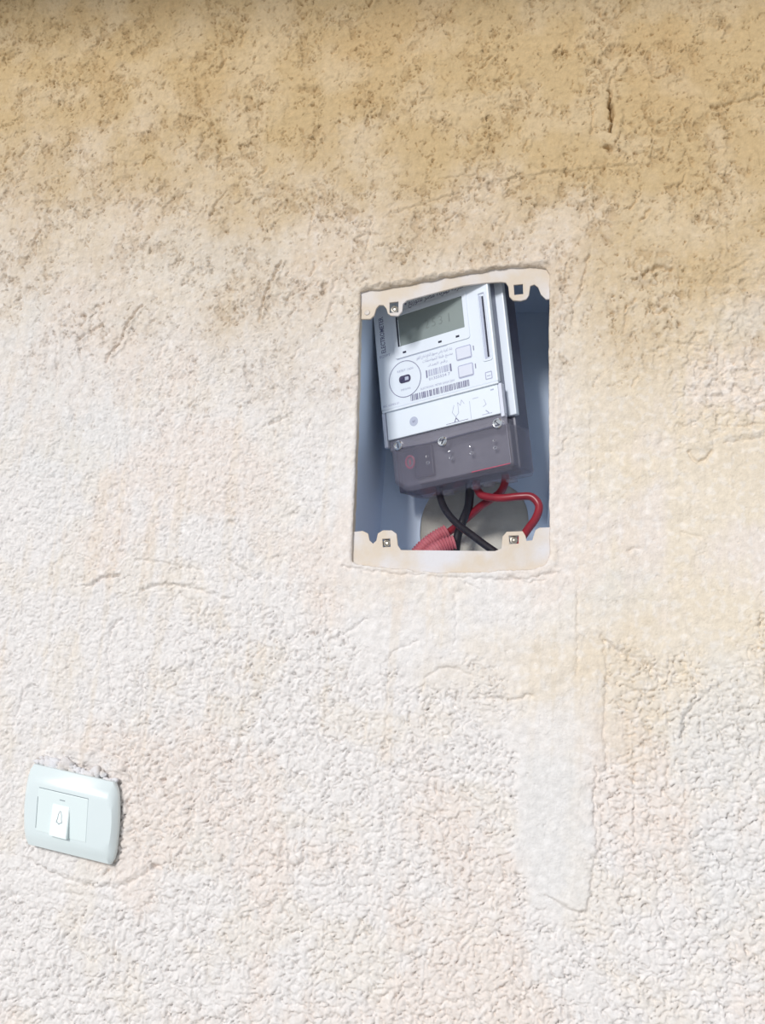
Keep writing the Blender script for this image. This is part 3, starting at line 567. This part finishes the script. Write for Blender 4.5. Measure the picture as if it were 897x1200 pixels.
barcode(41.6, 118.8, 3.2, 10.6, 8, M['ink'], 1.15); text('print_line', 'ELECTRONIC METER 5(60)A 220V', 56, 13.2, 3.4, M['faint'], met, .15, 0, 45)
text('print_line', 'IEC 62055-31', 3.5, 4.0, 3.4, M['faint'], met, .15, 0, 22)
plate('recycle_mark', [rrect(139.4, 148, 4.8, 13.6, 1), rrect(140.4, 147, 5.8, 12.6, .6)[::-1]], .1, M['faint'], met, .1)
rbox('recycle_mark', 141.5, 146, 8.4, 9.2, .1, .25, M['faint'], met)
# lower label print: round stamp and the connection diagram
st_ = lathe('stamp', [(0, 0), (5.6, 0), (5.6, .2), (0, .2)], M['groove'], met, (41.9, -20.8, -1.6), 28)
text('stamp_mark', 'W', -2.2, -1.8, 4.6, M['ink'], st_, .3, 0, 4.4)
dg = bpy.data.curves
def strip(name, pts, w, z, m, parent):
    L = [np.array(p, float) for p in pts]; bm = bmesh.new()
    for a, b in zip(L, L[1:]):
        d = (b-a)/np.linalg.norm(b-a); nn = np.array([-d[1], d[0]])*w/2; d = d*w*.3
        vs_ = [bm.verts.new((*(p*.001), z*.001)) for p in (a-d-nn, b+d-nn, b+d+nn, a-d+nn)]; bm.faces.new(vs_)
    ex = bmesh.ops.extrude_face_region(bm, geom=bm.faces[:])
    for g_ in ex['geom']:
        if isinstance(g_, bmesh.types.BMVert): g_.co.z += .00015
    return bm_obj(name, bm, m, parent)
strip('wiring_diagram', [(96, -14), (93, -22), (97, -28), (101, -24), (101, -12)], .5, -1.55, M['faint'], met)
strip('wiring_diagram', [(101, -12), (104, -16), (106, -10), (109, -15)], .5, -1.55, M['faint'], met)
strip('wiring_diagram', [(116, -14), (116, -34)], .4, -1.55, M['faint'], met)
strip('wiring_diagram', [(120, -12), (127, -12)], .5, -1.55, M['faint'], met)
strip('wiring_diagram', [(134, -16), (136, -22), (132, -24)], .5, -1.55, M['faint'], met)
strip('wiring_diagram', [(84, -34), (112, -33.6)], .5, -1.55, M['ink'], met)
strip('wiring_diagram', [(95, -33.6), (97, -29), (100, -33)], 1.0, -1.55, M['ink'], met)
strip('wiring_diagram', [(130, -33), (142, -33)], .6, -1.55, M['faint'], met)
strip('wiring_diagram', [(135, -29), (138, -32)], 1.2, -1.55, M['faint'], met)
rbox('wiring_diagram', 143, 147, -8, -6.6, -1.6, -1.4, M['faint'], met)

# terminal compartment
rbox('terminal_block', 32, 156, -92, -40, -44, -14, M['block'], met, 2)
rbox('terminal_block', 33, 58, -86, -50, -14, -9, M['dark'], met, 1.5)
for k, u in enumerate((51.8, 82, 108.7, 138.2)):
    for v, r in ((-71.2, 2.6), (-63.5, 1.9)):
        s = lathe('terminal_screw', [(0, -6), (r, -6), (r, 0), (r*.8, .6), (r*.25, .3), (0, .3)], M['chrome'], met, (u, v+(0 if r > 2 else .2*k), -7.5), 12)
        rbox('screw_slot', -r*.7, r*.7, -.35, .35, .3, .75, M['dark'], s).rotation_euler = (0, 0, .5+k)
bm = bmesh.new()
loops = [[(6, -38, -5), (159, -38, -5), (159, -50, -3.5), (159, -50.5, -3), (7, -50.5, -3), (6, -50, -3.5)]]
def ring(L): return [bm.verts.new((a*.001, b*.001, c*.001)) for a, b, c in L]
A = ring([(9, -50, -2.5), (158, -50, -2.5), (158.4, -93, -1), (154, -94.5, -1.2), (28, -95.5, -1.5), (20, -92, -1.8), (9.5, -84, -2)])
B = ring([(6.5, -48.5, -4.5), (159.5, -48.5, -4.5), (160, -95, -4), (156, -99.5, -5), (29, -101, -5), (18, -97, -5), (7, -87, -5)])
D = ring([(5, -48, -20), (161, -48, -20), (162, -101, -20), (158, -106, -20), (31, -108.5, -20), (19, -104, -20), (6.5, -92, -20)])
Eb = ring([(4, -48, -50), (162, -48, -50), (162.5, -97, -50), (160, -101.5, -50), (31, -105, -50), (17, -101, -50), (4.5, -90, -50)])
bm.faces.new(A)
for a, b in ((A, B), (B, D), (D, Eb)):
    for k in range(7): bm.faces.new((a[k], a[(k+1) % 7], b[(k+1) % 7], b[k]))
cv = bm_obj('terminal_cover', bm, M['cover'], met); cv['label'] = 'clear smoky plastic terminal cover'
so = cv.modifiers.new('thickness', 'SOLIDIFY'); so.thickness = .0012; so.offset = -1
rbox('cover_lip', 5, 157.5, -49, -36.6, -6.5, -4.2, M['lip'], cv, .6)
strip('cover_rib', [(66, -50.4), (150, -48.2)], 1.6, -2.2, M['smoke'], cv)
strip('cover_rib', [(12, -47.5), (66, -50.8)], .9, -2.6, M['smoke'], cv)
strip('cover_edge', [(157.9, -51), (158.3, -93)], .7, -.9, M['lip'], cv)
strip('cover_edge', [(110, -94.4), (157, -93.6)], .8, -1.0, M['redring'], cv)
for (u, v) in ((17.3, -44.5), (76.4, -52), (146.8, -46.3)):
    s = lathe('cover_screw', [(0, -8), (5.6, -8), (5.8, 1.2), (5.0, 2.0), (4.0, 1.8), (3.6, .2), (0, .2)], M['chrome'], met, (u, v, -2.6), 18)
    rbox('screw_slot', -3.0, 3.0, -.5, .5, .2, .7, M['dark'], s).rotation_euler = (0, 0, u)
gl = lathe('sealing_ring', [(3.4, 0), (6.6, 0), (6.6, 1.6), (5.4, 2.2), (4.6, 1.6), (4.4, 0)], M['redring'], met, (29.7, -66.4, -6.4), 22, 1, 1.25)
lathe('ring_core', [(0, 0), (4.4, 0), (4.2, .6), (0, .6)], M['block'], gl, (0, 0, .1), 18, 1, 1.25)
rbox('ring_core', -1.6, 1.2, -3.5, 3.5, .4, 1.2, M['redring'], gl, .5)
for u in (64, 101, 117, 145):        # cable entries in the underside
    rbox('cable_entry', u-5, u+5, -109, -104, -32, -22, M['cover'], met, .8)

# ------------------------------------------------------------------ wires and conduits
def ip(zx, zy, y): return at(ZX(zx), ZY(zy), y)
def wire(name, P, r, m, label, cat='wire', rib=None, n=10):
    pts = [ip(*p) for p in P]; o = bpy.data.objects.new(name, None)
    t = tube(name, pts, r, m, rib=rib, n=n)
    tag(t, label, cat); bpy.data.objects.remove(o); return t
wire('wire', [(398, 835, .10), (396, 880, .098), (415, 935, .085), (455, 985, .07), (515, 1032, .055), (560, 1066, .045), (612, 1102, .036)], .0042, M['black'], 'thin black wire running from meter down to lower right behind the flange')
wire('wire', [(508, 830, .095), (508, 872, .098), (502, 930, .112), (480, 985, .12), (462, 1040, .118), (452, 1110, .11)], .0052, M['black'], 'thicker black wire bending down left towards the pink conduits')
wire('wire', [(532, 830, .088), (534, 858, .084), (556, 886, .078), (620, 896, .068), (690, 890, .062), (738, 892, .06), (764, 925, .058), (752, 970, .054), (722, 1012, .048), (690, 1062, .04), (670, 1110, .034)], .0045, M['red'], 'red wire looping right and down behind the lower right lug')
wire('wire', [(640, 800, .07), (638, 838, .075), (622, 872, .085), (590, 898, .095), (545, 928, .108), (500, 968, .122), (455, 1003, .132), (418, 1030, .137), (380, 1052, .137)], .0045, M['red'], 'red wire crossing left behind the black wires into the conduit')
wire('conduit', [(425, 1020, .132), (385, 1042, .130), (340, 1076, .126), (300, 1120, .122)], .0088, M['conduit'], 'ribbed pink-red conduit end lying further left and higher', 'conduit', (.0034, .10), 26)
wire('conduit', [(452, 1062, .112), (415, 1072, .110), (375, 1092, .107), (330, 1125, .104)], .0092, M['conduit'], 'ribbed pink-red conduit end in front, lower and nearer the black wires', 'conduit', (.0034, .10), 26)

# ------------------------------------------------------------------ bell switch
sw = bpy.data.objects.new('bell_switch', None); C.objects.link(sw)
O = at(36, 894, -.011)
ud = np.array([.9924, 0, -.1235]); vd = np.array([-.088, 0, .996]); nd = np.array([0, -1., 0])
sm4 = np.eye(4); sm4[:3, 0] = ud; sm4[:3, 1] = vd; sm4[:3, 2] = nd; sm4[:3, 3] = (O[0], -.004, O[2])
sw.location = (float(O[0]), 0.0, float(O[2]))
tag(sw, 'glossy pale mint doorbell push switch plate fixed crookedly on the plaster', 'doorbell switch')
SM = Matrix(sm4.tolist()); SM2 = Matrix.Translation(-Vector(sw.location)) @ SM
def sadd(o):
    o.data.transform(SM2); o.data.update(); return o
# plate: barrel-sided outline, flat front, sloping top and bottom facets
def outline(z, inset, topin, botin):
    pts = []
    v0, v1 = -81+botin, 0-topin
    for k in range(13):                       # right side, bottom to top
        t = k/12; v = v0+(v1-v0)*t; bow = 3.2*(1-(2*t-1)**2)
        pts.append((99-inset+bow-(3.2 if k in (0, 12) else .6 if k in (1, 11) else 0), v, z))
    for k in range(13):
        t = 1-k/12; v = v0+(v1-v0)*t; bow = 4.8*(1-(2*t-1)**2)
        pts.append((0+inset-bow+(3.2 if k in (0, 12) else .6 if k in (1, 11) else 0), v, z))
    return pts
bm = bmesh.new(); prev = None
for (z, i, t, b) in ((-1.0, 3, 2, 2), (-.8, 0, 0, 0), (4.5, -.2, 0, 0), (6.5, .8, .6, .6), (9.5, 2.8, 9, 7), (11.0, 4.2, 16, 12), (11.3, 8, 18, 14)):
    r_ = [bm.verts.new(tuple(c*.001 for c in p)) for p in outline(z, i, t, b)]
    if prev:
        for k in range(26): bm.faces.new((prev[k], prev[(k+1) % 26], r_[(k+1) % 26], r_[k]))
    else: bm.faces.new(r_)
    prev = r_
bm.faces.new(prev)
pl = sadd(bm_obj('cover_plate', bm, M['plate'], sw)); pl.data.shade_smooth()
try: pl.data.set_sharp_from_angle(angle=math.radians(28))
except Exception: pass
sadd(rbox('back_housing', 12, 86, -70, -12, -14, 1, M['putty'], sw, 1))
mo = sadd(rbox('switch_module', 14.2, 71, -64.5, -22.3, 6, 11.8, M['module'], sw, .5))
sadd(rbox('gap_line', 13.4, 14.2, -62, -31, 11.0, 11.55, M['slit'], sw)); sadd(rbox('gap_line', 14.5, 71, -22.2, -21.5, 11.0, 11.6, M['slit'], sw))
sadd(rbox('indicator_slit', 39, 45, -29.8, -28.9, 11.6, 11.95, M['slit'], sw))
# rocker button: wedge, proud at the bottom
bm = bmesh.new()
c = [(31.5, -65.5), (51.6, -65.5), (50.8, -34), (31.5, -34)]; zt = [16.2, 16.8, 12.1, 12.0]
lo = [bm.verts.new((x*.001, y*.001, .0105)) for x, y in c]; hi = [bm.verts.new((x*.001, y*.001, z*.001)) for (x, y), z in zip(c, zt)]
bm.faces.new(lo); bm.faces.new(hi)
for k in range(4): bm.faces.new((lo[k], lo[(k+1) % 4], hi[(k+1) % 4], hi[k]))
bmesh.ops.recalc_face_normals(bm, faces=bm.faces[:]); bmesh.ops.bevel(bm, geom=bm.edges[:], offset=.0005, segments=2, affect='EDGES')
bt = sadd(bm_obj('push_button', bm, M['module'], sw))
bell = [(-1.2, 8.6), (1.2, 8.6), (1.6, 6.6), (2.9, 4.8), (3.1, .5), (4.6, -3.4), (4.6, -4.6), (1.6, -4.8), (1.2, -6.2), (-1.2, -6.2), (-1.6, -4.8), (-4.6, -4.6), (-4.6, -3.4), (-3.1, .5), (-2.9, 4.8), (-1.6, 6.6)]
inner = [(x*.80, (y-.5)*.90+.6) for x, y in bell]
bo_ = plate('bell_symbol', [chaikin(bell, 1), chaikin(inner, 1)[::-1]], .08, M['slit'], sw, 0)
bo_.data.transform(Matrix.Translation((.0412, -.0475, .0141)) @ Matrix.Rotation(math.radians(-8), 4, 'X') @ Matrix.Diagonal((.72, .88, 1, 1))); sadd(bo_)
# crust of plaster stuck to the top edge of the plate: irregular lumps as one crust part
bm = bmesh.new(); rr_ = random.Random(4)
for k in range(26):
    u = 4+k*3.6; sz = rr_.uniform(2.5, 6.0)*(1.25 if k < 14 else 1)
    ret = bmesh.ops.create_icosphere(bm, subdivisions=2, radius=1)
    sx, sy, szz = sz*1.1, sz*.8*rr_.uniform(.6, 1.3), sz*.5
    cx_, cy_ = u+rr_.uniform(-1, 1), (4.5 if k < 14 else 2)+rr_.uniform(-3.5, 4.0)
    for v in ret['verts']:
        j = 1+.22*math.sin(v.co.x*5+k)+.18*math.cos(v.co.y*7+k*2)
        v.co = Vector((cx_+v.co.x*sx*j, cy_+v.co.y*sy*j, -.5+v.co.z*szz*j*1.3))*.001
cr = sadd(bm_obj('plaster_crust', bm, M['putty'], sw, True)); cr['kind'] = 'stuff'
